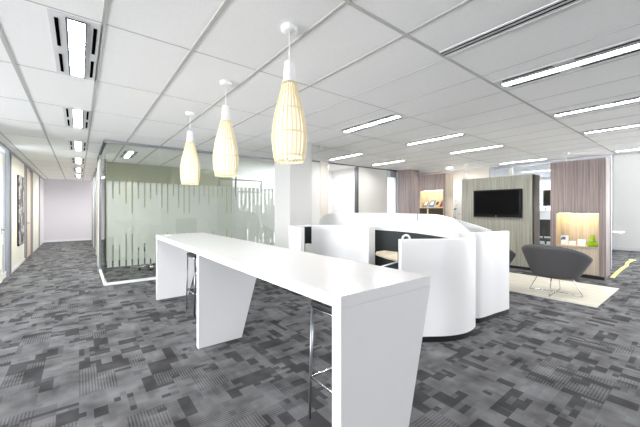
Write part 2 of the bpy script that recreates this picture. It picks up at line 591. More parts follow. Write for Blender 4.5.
# frosted film on the inside of the panes, slotted top and bottom
bm = BM()
FZ0, FZ1 = 0.33, 1.97
fy0, fy1 = GY + 0.008, GY + 0.010
x = GX + 0.03
rnd = random.Random(3)
while x < GXE - 0.05:
    w_solid = 0.078 + rnd.uniform(-0.006, 0.006)
    add_box(bm, x, x + w_solid, fy0, fy1, FZ0, FZ1)
    xs = x + w_solid
    w_slot = 0.027
    lo = FZ0 + rnd.choice((0.1, 0.35, 0.5, 0.62, 0.42))
    hi = FZ1 - rnd.choice((0.25, 0.33, 0.42, 0.5, 0.62))
    if rnd.random() < 0.12:
        lo = FZ0
    add_box(bm, xs, xs + w_slot, fy0, fy1, lo, hi)
    x = xs + w_slot
struct('frosted_film', bm, M['film'], gw)
# inside the meeting room
struct('wall_meeting_back', bx(0.55, 4.2, 10.3, 10.4, 0, CZ), M['wall_olive'])
struct('wall_meeting_left', bx(0.46, 0.56, 9.7, 10.4, 0, CZ), M['wall_grey'])
struct('wall_office_far', bx(4.2, 8.0, 11.6, 11.7, 0, CZ), M['wall'])
struct('wall_office_return', bx(4.4, 4.5, 6.6, 7.4, 0, CZ), M['wall_grey'])
bm = BM()
for z in (1.98, 2.36):
    add_box(bm, 3.42, 4.9, 9.45, 9.5, z, z + 0.04)
for xx in (3.42, 3.95, 4.86):
    add_box(bm, xx, xx + 0.04, 9.45, 9.5, 0 if xx == 3.95 else 1.98, 2.36 if xx != 3.95 else CZ)
struct('trim_7', bm, M['frame'])

# ------------------------------------------------------------------ column, back wall and openings
struct('column_1', bx(3.09, 3.60, 4.86, 5.42, 0, CZ), M['column'])
BY = 6.6
bm = BM()
add_box(bm, 4.4, 5.16, BY, BY + 0.12, 0, CZ)
add_box(bm, 6.63, 7.93, BY, BY + 0.12, 0, CZ)
add_box(bm, 8.5, 10.3, BY, BY + 0.12, 0, CZ)
struct('wall_back', bm, M['wall_grey'])
struct('wall_return', bx(5.16, 5.44, BY - 0.02, BY + 1.6, 0, CZ), M['wall_pink'])
bm = BM()
add_box(bm, 4.4, 8.5, BY - 0.012, BY, CZ - 0.035, CZ)
add_box(bm, 6.57, 6.63, BY - 0.012, BY + 0.1, 0, CZ - 0.035)
struct('trim_8', bm, M['frame_dark'])
# white double doors of the bright room behind the opening
d3 = struct('door_3', bx(5.44, 6.8, 8.0, 8.05, 2.62, CZ), M['wall'])
struct('door_leaf', bx(5.45, 6.155, 8.0, 8.05, 0.01, 2.61), M['wall'], d3)
struct('door_leaf', bx(6.165, 6.8, 8.0, 8.05, 0.01, 2.61), M['wall'], d3)
struct('wall_niche_side', bx(6.8, 6.9, BY + 0.12, 8.05, 0, CZ), M['wall'])
# glazed door right of the wall
d4 = struct('door_4', bx(7.93, 8.5, BY + 0.04, BY + 0.09, 2.5, CZ), M['frame'])
bm = BM()
add_box(bm, 7.93, 7.99, BY + 0.03, BY + 0.1, 0, 2.5)
add_box(bm, 8.44, 8.5, BY + 0.03, BY + 0.1, 0, 2.5)
struct('door_frame', bm, M['frame'], d4)
struct('glass_pane', bx(7.99, 8.44, BY + 0.06, BY + 0.07, 0.02, 2.5), M['glass_clear'], d4)
struct('wall_office_end', bx(10.06, 10.16, 6.72, 9.5, 0, CZ), M['wall'])
struct('wall_office_behind', bx(7.2, 10.3, 9.4, 9.5, 0, CZ), M['wall'])
# timber clad column against the back wall
struct('column_2', bx(8.55, 9.02, 6.12, BY, 0, CZ), M['wood_mauve'])

# right side: glazed partition, office beyond and the white wall
bm = BM()
for y in (4.20, 1.50):
    add_box(bm, 9.96, 10.04, y, y + 0.07, 0, CZ - 0.09)
add_box(bm, 9.96, 10.04, 1.5, 4.27, CZ - 0.09, CZ)
add_box(bm, 9.98, 10.02, 3.62, 3.67, 0.0, CZ - 0.09)
w2 = struct('window_2', bm, M['frame'])
struct('glass_pane', bx(9.995, 10.005, 3.67, 4.2, 0.02, CZ - 0.09), M['glass_clear'], w2)
struct('glass_pane', bx(9.995, 10.005, 1.57, 3.62, 0.02, CZ - 0.09), M['glass_clear'], w2)
struct('wall_right_beige', bx(9.96, 10.06, 4.27, BY, 0, CZ), M['wall_pink'])
struct('ceiling_office', bx(10.1, 15.0, 2.3, 7.0, CZ, CZ + 0.1), M['ceiling'])
struct('ceiling_raised', bx(10.1, 15.0, -5.0, 2.4, 3.6, 3.7), M['ceiling'])
bm = BM()
add_box(bm, 10.1, 10.2, -5, 2.3, CZ, 3.6)
add_box(bm, 10.1, 15, 2.3, 2.4, CZ + 0.1, 3.6)
struct('wall_bulkhead', bm, M['wall'])
struct('trim_9', bx(10.06, 10.1, -5, 1.5, CZ - 0.03, CZ + 0.1), M['skirting'])
struct('wall_right', bx(15.0, 15.1, -1.4, 2.22, 0, 3.7), M['column'])
bm = BM()
add_box(bm, 15.0, 15.1, -5.0, -1.4, 0, 0.55)
add_box(bm, 15.0, 15.1, -5.0, -1.4, 2.75, 3.7)
for y in (-5.0, -3.24, -1.48):
    add_box(bm, 15.0, 15.1, y, y + 0.08, 0.55, 2.75)
struct('wall_added_window_right', bm, M['wall'])  # unseen window opening added for the tilted lamp on this side
struct('baseboard_right', bx(14.97, 15.0, -5.0, 2.22, 0, 0.12), M['skirting'])
struct('trim_10', bx(14.93, 15.08, 2.22, 2.32, 0, 3.7), M['frame'])
bm = BM()
add_box(bm, 15.0, 15.1, 2.32, 7.0, 0, 0.9)
add_box(bm, 15.0, 15.1, 2.32, 7.0, 2.62, CZ)
for y in (3.2, 4.5, 5.8, 6.9):
    add_box(bm, 15.0, 15.1, y, y + 0.08, 0.9, 2.62)
w3 = struct('window_3', bm, M['frame_white'])
struct('wall_office_side', bx(10.06, 15.1, 7.0, 7.1, 0, CZ), M['wall'])

# ------------------------------------------------------------------ ceiling light fittings
def slot_mesh(xc, y0, y1):
    return bx(xc - 0.011, xc + 0.011, y0, y1, -0.006, -0.0035)

def make_ceiling_light(label, tube='tube'):
    t = thing('ceiling_light', label, 'ceiling light', (0, 0, CZ), 0, 'recessed ceiling lights with black air slots')
    bm = BM()
    add_box(bm, -0.150, -0.058, -0.6, 0.6, -0.004, 0.0)
    add_box(bm, 0.058, 0.150, -0.6, 0.6, -0.004, 0.0)
    add_box(bm, -0.058, 0.058, -0.6, -0.565, -0.004, 0.0)
    add_box(bm, -0.058, 0.058, 0.565, 0.6, -0.004, 0.0)
    obj('housing', bm, M['light_frame'], t, world=False)
    obj('diffuser', bx(-0.05, 0.05, -0.555, 0.555, -0.003, -0.001), M[tube], t, world=False)
    bm = BM()
    add_box(bm, -0.058, -0.050, -0.565, 0.565, -0.012, 0.0)
    add_box(bm, 0.050, 0.058, -0.565, 0.565, -0.012, 0.0)
    add_box(bm, -0.05, 0.05, -0.565, -0.555, -0.012, 0.0)
    add_box(bm, -0.05, 0.05, 0.555, 0.565, -0.012, 0.0)
    rim = obj('lamp_rim', bm, M['frame_dark'], t, world=False)
    comb = [(-0.05, 0.55), (-0.05, -0.55), (-0.046, -0.55)]
    for i in range(19):
        y = -0.51 + i * 1.02 / 18
        comb += [(-0.046, y - 0.0015), (0.05, y - 0.0015), (0.05, y + 0.0015), (-0.046, y + 0.0015)]
    comb.append((-0.046, 0.55))
    bm = add_prism(BM(), comb, -0.011, -0.0032)
    obj('louvre', bm, M['louvre'], rim, world=False)
    for xc in (-0.108, 0.108):
        obj('air_slot', slot_mesh(xc, -0.52, -0.06), M['slot'], t, world=False)
        obj('air_slot', slot_mesh(xc, 0.10, 0.52), M['slot'], t, world=False)
    return t

spots = [
    ((-0.015, 3.26), 'ceiling light nearest the corridor mouth, top left, with white louvre and four black slots'),
    ((-0.015, 5.66), 'second louvred ceiling light along the corridor, just before the glass corner'),
    ((-0.015, 8.10), 'third louvred ceiling light along the corridor beside the glass side wall'),
    ((-0.015, 10.54), 'fourth louvred ceiling light along the corridor, level with the dark artwork on the left wall'),
    ((-0.015, 12.98), 'fifth louvred ceiling light, above the corridor by the timber door'),
    ((-0.015, 15.42), 'farthest louvred ceiling light, before the corridor end wall'),
    ((0.93, 8.6), 'ceiling light seen inside the glass meeting room above the frosted film'),
    ((3.49, 0.80), 'long bright ceiling light over the front carpet, second strip from the upper right corner'),
    ((5.21, 0.80), 'ceiling light over the open carpet right of the booth, third strip down the right edge'),
    ((6.80, 0.80), 'ceiling light above the bleached timber floor, fourth strip down the right edge'),
    ((9.50, 0.80), 'ceiling light strip farthest right, just above the plain white wall'),
    ((3.51, 3.25), 'ceiling light between the column and the slot diffuser, over the white booths'),
    ((5.21, 3.23), 'ceiling light over the back of the curved booths, middle of the ceiling'),
    ((6.80, 3.21), 'ceiling light in front of the oak television divider'),
    ((9.50, 3.21), 'ceiling light above the television divider and the glazed partition'),
    ((5.21, 5.65), 'ceiling light in front of the bright white double doors'),
    ((6.84, 5.65), 'ceiling light in front of the timber clad column'),
    ((8.6, 8.0), 'added ceiling light brightening the room behind the glazed door left of the timber column'),  # unseen fitting, added to lift the dark room
    ((12.3, 3.6), 'ceiling light in the far office, seen through the glazed partition'),
]
protos = {}
for (x, y), lb in spots:
    kind = 'tube_bright' if (x < 0.5 and y > 6) or y > 7 and x > 7 else 'tube'     # far corridor lights and the added one behind the glazed door are brighter
    if kind not in protos:
        protos[kind] = make_ceiling_light(lb, kind)
        protos[kind].location = (x, y, CZ)
    else:
        dup(protos[kind], (x, y, CZ), None, lb)
t = thing('downlight', 'small round downlight in front of the white double doors', 'downlight', (5.95, 7.3, CZ))
bm = BM()
obj('lens', add_lathe(bm, [(0, CZ - 0.006), (0.09, CZ - 0.006), (0.09, CZ - 0.001), (0, CZ - 0.001)], 24, 5.95, 7.3), mat('downlight_lens', rgb(255, 255, 255), emit=(1, 1, 1, 1), strength=170), t)
obj('trim_ring', add_tube(BM(), [(5.95 + 0.105 * math.cos(2 * PI * i / 28), 7.3 + 0.105 * math.sin(2 * PI * i / 28), CZ - 0.006) for i in range(28)], 0.012, 6, True), M['steel'], t)

dup(t, (9.15, 5.1, CZ), None, 'small round downlight added to brighten the white cupboard behind the magazine unit')  # extra lamp added to whiten the cupboard front

t = thing('slot_diffuser', 'long linear air diffuser with two black slots in the upper right ceiling', 'air vent', (2.43, 0.8, CZ))
obj('frame', bx(2.35, 2.51, 0.2, 1.405, CZ - 0.005, CZ), M['light_frame'], t)
obj('slot', bx(2.371, 2.381, 0.2, 1.40, CZ - 0.008, CZ - 0.004), M['slot'], t)
obj('slot', bx(2.414, 2.424, 0.2, 1.40, CZ - 0.008, CZ - 0.004), M['slot'], t)
obj('blade', bx(2.455, 2.462, 0.2, 1.40, CZ - 0.010, CZ - 0.004), M['tee'], t)

bm = BM()
add_lathe(bm, [(0, CZ - 0.05), (0.03, CZ - 0.05), (0.045, CZ - 0.03), (0.055, CZ - 0.012), (0.055, CZ), (0, CZ)], 20, 3.93, 5.0)
tag(obj('smoke_detector', bm, M['lamp_white']), 'small round smoke detector on the ceiling just right of the column', 'smoke detector')

# ------------------------------------------------------------------ bottle shaped pendant lamps
SHADE = [(0.100, 0.0), (0.112, 0.06), (0.121, 0.14), (0.122, 0.20), (0.113, 0.29), (0.094, 0.38), (0.070, 0.47), (0.052, 0.55), (0.047, 0.58)]
def shade_r(z):
    for (r0, z0), (r1, z1) in zip(SHADE, SHADE[1:]):
        if z0 <= z <= z1:
            f = (z - z0) / (z1 - z0)
            return r0 + (r1 - r0) * f
    return SHADE[-1][0]

def make_pendant(label, group):
    """origin at the bottom of the shade; hangs 0.965 m below the ceiling"""
    t = thing('pendant_lamp', label, 'pendant lamp', (0, 0, 0), 0, group)
    TOP = CZ - 1.772
    obj('ceiling_rose', add_lathe(BM(), [(0, TOP - 0.035), (0.045, TOP - 0.035), (0.055, TOP - 0.028), (0.058, TOP), (0, TOP)], 24), M['lamp_white'], t, world=False)
    obj('cord', add_tube(BM(), [(0, 0, 0.715), (0, 0, TOP - 0.034)], 0.0035, 8), M['lamp_white'], t, world=False)
    obj('neck', add_lathe(BM(), [(0, 0.722), (0.028, 0.722), (0.034, 0.716), (0.037, 0.70), (0.043, 0.60), (0.049, 0.555), (0.044, 0.555), (0.0, 0.56)], 24), M['lamp_white'], t, world=False)
    bm = BM()
    n = 22
    zs = [0.0, 0.05, 0.1, 0.15, 0.2, 0.26, 0.33, 0.4, 0.47, 0.53, 0.57]
    for i in range(n):
        a = 2 * PI * i / n
        add_tube(bm, [(shade_r(z) * math.cos(a), shade_r(z) * math.sin(a), z) for z in zs], 0.0052, 5)
    shade = obj('slat_shade', bm, M['rib'], t, world=False)
    for z in (0.012, 0.045, 0.205, 0.375):
        r = shade_r(z) - 0.001
        obj('hoop', add_tube(BM(), [(r * math.cos(2 * PI * j / 32), r * math.sin(2 * PI * j / 32), z) for j in range(32)], 0.0045, 6, True), M['rib'], shade, world=False)
    prof = [(shade_r(z) * 0.86 - 0.004, z) for z in (0.035, 0.08, 0.14, 0.2, 0.26, 0.33, 0.4, 0.47, 0.54)]
    obj('inner_sleeve', add_lathe(BM(), prof, 28), M['sleeve'], t, world=False)
    obj('bulb', add_lathe(BM(), [(0, 0.06), (0.03, 0.075), (0.04, 0.11), (0.03, 0.15), (0.015, 0.2), (0.015, 0.28), (0, 0.28)], 16), M['bulb'], t, world=False)
    return t

G = 'bottle shaped slatted pendants'
pl = make_pendant('largest and nearest slatted bottle pendant, over the front half of the bar table', G)
pl.location = (1.185, 1.87, 1.772)
dup(pl, (1.185, 3.08, 1.772), None, 'middle one of the three slatted bottle pendants over the bar table')
dup(pl, (1.185, 4.37, 1.772), None, 'slatted bottle pendant over the far end of the bar table')
dup(pl, (8.92, 4.47, 1.772), None, 'small pendant showing above the left end of the television divider')
dup(pl, (8.92, 3.27, 1.772), None, 'small pendant showing above the television, near the divider top')
dup(pl, (8.85, 2.09, 1.772), None, 'pendant hidden behind the lit niche unit with only its cord showing above')

# ------------------------------------------------------------------ white bar table and stools
TX0, TX1, TY0, TY1, TT = 0.965, 1.705, 1.075, 5.47, 1.03
t = thing('bar_table', 'long glossy white bar table on three tapering slab legs', 'table', ((TX0 + TX1) / 2, (TY0 + TY1) / 2, 0))
obj('table_top', bx(TX0, TX1, TY0, TY1, TT - 0.062, TT), M['gloss_white'], t, 0.002)
for y0 in (TY0, 3.255, TY1 - 0.065):
    zt = TT - 0.0635
    obj('leg', add_prism(BM(), [(TX0, 0.004), (TX0 + 0.47, 0.004), (TX1, zt), (TX0, zt)], y0, y0 + 0.065, 'y'), M['gloss_white'], t, 0.002)
bm = bx(1.05, 1.13, 5.12, 5.30, TT, TT + 0.003)
obj('cable_port', bm, M['skirting'], t)

def make_stool(label):
    t = thing('bar_stool', label, 'bar stool', (0, 0, 0), 0, 'black topped bar stools under the bar table')
    w = 0.19
    bm = bx(-w, w, -w, w, 0.775, 0.815)
    obj('seat', bm, M['black'], t, 0.012, world=False)
    for sx in (-1, 1):
        for sy in (-1, 1):
            obj('leg', add_tube(BM(), [(sx * w, sy * w, 0.004), (sx * (w - 0.012), sy * (w - 0.012), 0.776)], 0.010, 10), M['steel'], t, world=False)
    q = w - 0.004
    obj('footrest', add_tube(BM(), [(-q, -q, 0.29), (q, -q, 0.29), (q, q, 0.29), (-q, q, 0.29)], 0.008, 8, True), M['chrome'], t, world=False)
    obj('seat_frame', add_tube(BM(), [(-w + .01, -w + .01, 0.768), (w - .01, -w + .01, 0.768), (w - .01, w - .01, 0.768), (-w + .01, w - .01, 0.768)], 0.008, 8, True), M['chrome'], t, world=False)
    return t
st = make_stool('black seated chrome bar stool behind the front slab leg of the bar table')
st.location = (1.435, 1.515, 0)
dup(st, (1.405, 4.47, 0), None, 'black seated bar stool between the middle and far slab legs of the bar table')

# ------------------------------------------------------------------ curved white meeting booths
BH = 1.138
def L3(pts, h=None):
    return catmull([(p[0], p[1], (p[2] if len(p) > 2 else h)) for p in pts], 6)

def booth(name, label, pts, th, h=None, lining=None, plinth=True, cap=0.05, zbot=0.065, group='curved white booth screens'):
    line = L3(pts, h if h else None)
    c = line[len(line) // 2]
    t = thing(name, label, 'booth screen', (c.x, c.y, 0), 0, group)
    s = 1 if th > 0 else -1
    obj('shell', add_sweep_wall(BM(), line, 0.0, th, zbot, 0.0), M['booth_white'], t, 0.004)
    if lining:
        obj('felt_lining', add_sweep_wall(BM(), line, th + s * 0.001, th + s * 0.016, 0.07, -cap), lining, t)
    if plinth:
        obj('plinth', add_sweep_wall(BM(), [Vector((p.x, p.y, 0)) for p in line], s * 0.012, th - s * 0.012, 0.001, zbot - 0.001), M['black'], t)
    return t

# front booth: one curved sheet from its free end round to the spine
booth('booth_screen', 'big curved white booth front facing the bar table, on a black plinth',
      [(2.705, 2.052), (2.815, 1.985), (2.95, 1.90), (3.11, 1.79), (3.25, 1.725), (3.40, 1.69), (3.56, 1.695), (3.68, 1.73), (3.755, 1.80)],
      0.085, 1.112, M['charcoal'], cap=0.03)
booth('booth_screen', 'low white rear sheet of the front booth, lined inside with charcoal felt',
      [(3.80, 1.99), (3.93, 2.25), (4.09, 2.56), (4.23, 2.90), (4.30, 3.2), (4.31, 3.5), (4.28, 3.8), (4.2, 4.1)],
      0.07, BH, M['charcoal'], cap=0.075)
booth('booth_screen', 'short white booth end right of the seam, beside the dark tub chair',
      [(3.90, 1.86), (3.98, 1.81), (4.15, 1.785), (4.31, 1.772), (4.53, 1.745), (4.67, 1.735)], 0.085, BH, M['charcoal'], cap=0.03)
booth('booth_screen', 'tall white swooping spine screen behind the front booth, right of the spine seam',
      [(3.86, 1.91, 1.125), (3.93, 2.03, 1.20), (4.01, 2.18, 1.28), (4.10, 2.35, 1.325), (4.20, 2.54, 1.352), (4.29, 2.75, 1.36), (4.36, 2.96, 1.36)], -0.05, None)
booth('booth_screen', 'tall white spine screen left of the spine seam, in front of the back wall',
      [(4.365, 2.985, 1.36), (4.44, 3.3, 1.36), (4.47, 3.8, 1.36), (4.42, 4.4, 1.36), (4.36, 4.9, 1.36), (4.32, 5.25, 1.33), (4.30, 5.42, 1.24), (4.29, 5.52, 1.16)], -0.05, None)
booth('booth_screen', 'greyish white second swoop falling to the booth end beside the tub chair',
      [(4.27, 2.43, 1.33), (4.33, 2.25, 1.27), (4.42, 2.06, 1.21), (4.52, 1.90, 1.145)], 0.05, None)
booth('booth_screen', 'plain white booth side panel between the column and the booth opening',
      [(3.37, 4.56), (3.60, 4.36), (3.78, 4.06), (3.83, 3.80), (3.82, 3.56)], 0.15, BH, None)
booth('booth_screen', 'small white booth corner in front of the column with a dark window',
      [(2.885, 4.20), (2.855, 4.36), (2.87, 4.52), (2.96, 4.69), (3.12, 4.78), (3.3, 4.805), (3.48, 4.81)], -0.09, BH, M['charcoal'], cap=0.03)
# seam bracket on the spine
tag(obj('seam_clip', bx(4.338, 4.349, 2.962, 2.978, 1.25, 1.368), M['steel'], None), 'thin dark clip on the seam of the tall spine screen', 'clip')

# grey desk front behind the corner booth opening
tag(obj('booth_ledge', bx(3.12, 3.36, 4.50, 4.64, 0, 0.80), M['wall_grey'], None, 0.003), 'pale grey ledge below the dark window of the small booth corner', 'ledge')
# booth desk
t = thing('booth_desk', 'pale maple rounded desk inside the front booth', 'desk', (3.9, 3.0, 0))
line = [(3.60, 2.05), (3.85, 2.35), (4.0, 2.65), (4.12, 2.95), (4.18, 3.25), (4.15, 3.5), (3.95, 3.50), (3.75, 3.35), (3.6, 3.0), (3.5, 2.6), (3.48, 2.25)]
obj('desk_top', add_prism(BM(), line, 0.70, 0.725), M['desk_wood'], t, 0.002)
obj('support_arm', add_tube(BM(), [(3.72, 3.20, 0.54), (3.92, 3.04, 0.615), (4.05, 2.94, 0.665), (4.06, 2.93, 0.701)], 0.012, 8), M['booth_white'], t)
obj('pedestal', add_lathe(BM(), [(0, 0.699), (0.04, 0.699), (0.04, 0.02), (0.22, 0.012), (0.22, 0.001), (0, 0.001)], 24, 3.85, 2.8), M['steel'], t)
# ring shaped white fitting on the lining
bm = BM()
cx, cy, cz = 4.12, 3.03, 0.962
tg = Vector((-0.40, 0.92, 0)).normalized()
add_tube(bm, [(cx + tg.x * 0.058 * math.cos(a), cy + tg.y * 0.058 * math.cos(a), cz + 0.058 * math.sin(a)) for a in [2 * PI * i / 24 for i in range(24)]], 0.018, 8, True)
tag(obj('wall_ring', bm, M['lamp_white']), 'small white ring on the charcoal lining above the booth edge', 'ring')

# ------------------------------------------------------------------ timber divider with the television
PX = 8.3
t = thing('television_divider', 'limed oak divider wall carrying the television', 'divider', (PX + 0.2, 3.4, 0))
obj('body', bx(PX, PX + 0.44, 2.60, 4.28, 0.07, 2.25), M['wood_green'], t, 0.003)
obj('end_panel', bx(PX + 0.035, PX + 0.445, 2.58, 2.599, 0.07, 2.252), M['wood_edge'], t)['label'] = 'brown oak end panel'
obj('plinth', bx(PX + 0.02, PX + 0.42, 2.62, 4.26, 0.0, 0.07), M['black'], t)
t = thing('television', 'black flat screen television on the limed oak divider', 'television', (PX, 3.36, 1.23))
bez = obj('bezel', bx(PX - 0.075, PX - 0.02, 2.80, 3.92, 1.235, 1.925), M['bezel'], t, 0.006)
obj('screen', bx(PX - 0.078, PX - 0.0751, 2.85, 3.87, 1.305, 1.885), M['screen'], bez)
obj('maker_badge', bx(PX - 0.078, PX - 0.0751, 3.35, 3.37, 1.252, 1.272), M['silver'], bez)['label'] = 'small silver badge below the screen'
obj('side_edge', bx(PX - 0.06, PX - 0.019, 2.792, 2.7995, 1.24, 1.92), M['bezel'], t)
obj('wall_bracket', bx(PX - 0.02, PX - 0.0005, 3.1, 3.6, 1.4, 1.75), M['black'], t)

# ------------------------------------------------------------------ niche units
def niche_unit(name, label, y0, y1, ny0, ny1, nz0, nz1, doors, wm, end_m, top=2.47):
    D = 0.40
    yc = (y0 + y1) / 2
    t = thing(name, label, 'shelving unit', (PX + 0.2, yc, 0))
    bm = BM()
    add_box(bm, PX, PX + D, y0 + 0.012, ny0, 0.07, top)
    add_box(bm, PX, PX + D, ny1, y1, 0.07, top)
    add_box(bm, PX, PX + D, ny0, ny1, nz1, top)
    add_box(bm, PX + (0.03 if doors else 0.0), PX + D, ny0, ny1, 0.07, nz0 - 0.03)
    obj('body', bm, wm, t)
    obj('back_panel', bx(PX + 0.29, PX + 0.30, ny0, ny1, nz0, nz1), M['wood_tan'], t)['label'] = 'warm lit tan oak back panel'
    obj('shelf', bx(PX - 0.012, PX + 0.29, ny0, ny1, nz0 - 0.03, nz0), M['wood_tan'], t, 0.002)
    obj('niche_cheek', bx(PX + 0.004, PX + 0.29, ny1 - 0.012, ny1 - 0.0005, nz0, nz1), M['wood_tan'], t)
    obj('niche_cheek', bx(PX + 0.004, PX + 0.29, ny0 + 0.0005, ny0 + 0.012, nz0, nz1), M['wood_tan'], t)
    obj('light_strip', bx(PX + 0.14, PX + 0.19, ny0 + 0.02, ny1 - 0.02, nz1 - 0.005, nz1 - 0.0005), M['led'], t)['label'] = 'warm glowing light strip'
    obj('end_panel', bx(PX + 0.002, PX + D, y0, y0 + 0.0115, 0.07, top), end_m, t)['label'] = 'oak end panel'
    obj('plinth', bx(PX + 0.025, PX + D - 0.02, y0 + 0.02, y1 - 0.02, 0.0, 0.0695), M['black'], t)
    if doors:
        mid = (ny0 + ny1) / 2
        for a, b in ((ny0 + 0.003, mid - 0.002), (mid + 0.002, ny1 - 0.003)):
            obj('door', bx(PX + 0.006, PX + 0.0295, a, b, 0.085, nz0 - 0.036), M['wood_tan'], t, 0.0015)
    return t

niche_unit('niche_unit', 'tall greyed oak unit with a lit niche holding the green vase', 1.33, 2.25, 1.43, 2.15, 0.66, 1.345, True, M['wood_mauve'], M['wood_shaded'])
mu = niche_unit('niche_unit', 'tall greyed oak unit with a lit magazine niche beside the timber column', 4.74, 5.68, 4.83, 5.60, 1.50, 1.99, False, M['wood_mauve'], M['wood_tan'])
obj('lower_shelf', bx(PX - 0.006, PX - 0.0005, 4.83, 5.60, 1.24, 1.46), M['wood_edge'], mu)
obj('lower_light_strip', bx(PX - 0.012, PX - 0.0065, 5.30, 5.34, 1.28, 1.45), M['desk_wood'], mu)['label'] = 'pale strip standing in for light below the shelf'  # tan colour in place of a light under the niche
# things standing in the vase niche
t = thing('brochure_holder', 'white brochure with a blue picture standing left in the vase niche', 'brochure', (8.42, 2.03, 0.66))
sh = obj('sheet', bx(8.40, 8.43, 1.955, 2.085, 0.66, 0.86), M['paper'], t)
obj('picture', bx(8.397, 8.3995, 2.0, 2.06, 0.77, 0.83), M['ink_blue'], sh)
obj('picture', bx(8.397, 8.3995, 2.062, 2.08, 0.76, 0.80), M['ink_dark'], sh)
tag(obj('card', add_prism(BM(), [(8.36, 0.66), (8.42, 0.66), (8.395, 0.75), (8.385, 0.75)], 1.825, 1.935, 'y'), M['paper']), 'small white folded card beside the brochure in the vase niche', 'card')
tag(obj('card', add_prism(BM(), [(8.43, 0.66), (8.50, 0.66), (8.475, 0.79), (8.465, 0.79)], 1.675, 1.80, 'y'), M['paper']), 'white folded card nearest the green vase in the lit niche', 'card')
t = thing('glass_vase', 'lime green glass vase with a round bottom in the lit niche', 'vase', (8.41, 1.555, 0.66))
prof = [(0, 0.001), (0.07, 0.001), (0.092, 0.02), (0.094, 0.05), (0.078, 0.075), (0.052, 0.10), (0.042, 0.13), (0.046, 0.155), (0.040, 0.18), (0.028, 0.20), (0.030, 0.225), (0.022, 0.226), (0.018, 0.2), (0, 0.19)]
obj('vessel', add_lathe(BM(), prof, 28), M['lime'], t, world=False)
obj('collar', add_tube(BM(), [(0.047 * math.cos(2 * PI * i / 20), 0.047 * math.sin(2 * PI * i / 20), 0.112) for i in range(20)], 0.008, 6, True), M['lime'], t, world=False)
# magazines leaning in the other niche
for y0, w, m1, m2, lb in ((5.40, 0.13, 'ink_grey', 'paper', 'pale grey magazine leaning left in the magazine niche'),
                          (5.17, 0.16, 'ink_blue', 'paper', 'blue magazine leaning in the middle of the magazine niche'),
                          (5.00, 0.15, 'ink_tan', 'ink_dark', 'tan and dark magazine leaning beside the blue one'),
                          (4.845, 0.13, 'ink_red', 'ink_dark', 'dark red magazine leaning right in the magazine niche')):
    t = thing('magazine', lb, 'magazine', (8.38, y0, 1.50), 0, 'magazines in the lit niche')
    tilt = 0.16
    cov = obj('cover', add_prism(BM(), [(8.34, 1.501), (8.352, 1.501), (8.352 + tilt, 1.70), (8.34 + tilt, 1.70)], y0, y0 + w, 'y'), M[m1], t)
    obj('picture', add_prism(BM(), [(8.337 + tilt * .3, 1.563), (8.3395 + tilt * .3, 1.563), (8.3395 + tilt * .8, 1.66), (8.337 + tilt * .8, 1.66)], y0 + w * .25, y0 + w * .8, 'y'), M[m2], cov)

# ------------------------------------------------------------------ tub chairs
def make_tub(label):
    """faces local +x"""
    t = thing('tub_chair', label, 'tub chair', (0, 0, 0), 0, 'dark grey tub chairs by the timber divider')
    bm = BM()
    NS = 48
    rows = 9
    def rim(a):
        c = math.cos(a)          # 1 at the front, -1 at the back
        k = 0.5 * (1 - c)
        k = 0.55 * k + 0.45 * k * k * (3 - 2 * k)
        return 0.455 + 0.04 * (1 - abs(c)), 0.44 + 0.39 * k ** 0.85
    out, inn = [], []
    for j in range(rows + 1):
        f = j / rows
        ro, ri = [], []
        for i in range(NS):
            a = 2 * PI * i / NS
            R, Hh = rim(a)
            r = 0.31 + (R - 0.31) * (f ** 0.85)
            z = 0.30 + (Hh - 0.30) * f
            ro.append(bm.verts.new((r * math.cos(a), r * math.sin(a), z)))
            r2 = 0.26 + (R - 0.045 - 0.26) * (f ** 0.8)
            z2 = 0.37 + (Hh - 0.005 - 0.37) * f
            ri.append(bm.verts.new((r2 * math.cos(a), r2 * math.sin(a), z2)))
        out.append(ro); inn.append(ri)
    # rolled rim
    lip = []
    for i in range(NS):
        a = 2 * PI * i / NS
        R, Hh = rim(a)
        lip.append(bm.verts.new(((R - 0.02) * math.cos(a), (R - 0.02) * math.sin(a), Hh + 0.018)))
    def skin(A, B):
        for i in range(NS):
            k = (i + 1) % NS
            bm.faces.new((A[i], A[k], B[k], B[i])).smooth = True
    for j in range(rows):
        skin(out[j], out[j + 1]); skin(inn[j + 1], inn[j])
    skin(out[-1], lip); skin(lip, inn[-1])
    bm.faces.new(out[0][::-1]); bm.faces.new(inn[0])
    bmesh.ops.recalc_face_normals(bm, faces=bm.faces[:])
    obj('shell', bm, M['chair_felt'], t, world=False)
    obj('seat_cushion', add_lathe(BM(), [(0, 0.375), (0.24, 0.375), (0.29, 0.40), (0.30, 0.43), (0.27, 0.455), (0, 0.465)], 32), M['chair_felt'], t, world=False)
    for k in range(4):
        a = 0.12 + k * PI / 2
        c, s = math.cos(a), math.sin(a)
        obj('leg', add_tube(BM(), [(0.22 * c, 0.22 * s, 0.299), (0.235 * c, 0.235 * s, 0.285), (0.365 * c, 0.365 * s, 0.02), (0.36 * c, 0.36 * s, 0.009)], 0.0075, 8), M['chrome'], t, world=False)
    for k in range(2):
        a = 0.12 + k * PI / 2
        c, s = math.cos(a), math.sin(a)
        z = 0.009 + k * 0.0155
        obj('floor_rail', add_tube(BM(), [(-0.36 * c, -0.36 * s, 0.009), (-0.3 * c, -0.3 * s, z), (0.3 * c, 0.3 * s, z), (0.36 * c, 0.36 * s, 0.009)], 0.0075, 8), M['chrome'], t, world=False)
    return t
tc = make_tub('dark grey tub chair seen from behind in front of the lit niche')
tc.location = (6.40, 1.67, 0.006)
tc.rotation_euler = (0, 0, math.radians(-4))
dup(tc, (5.93, 2.62, 0.006), math.radians(8), 'dark grey tub chair mostly hidden behind the white booth end')

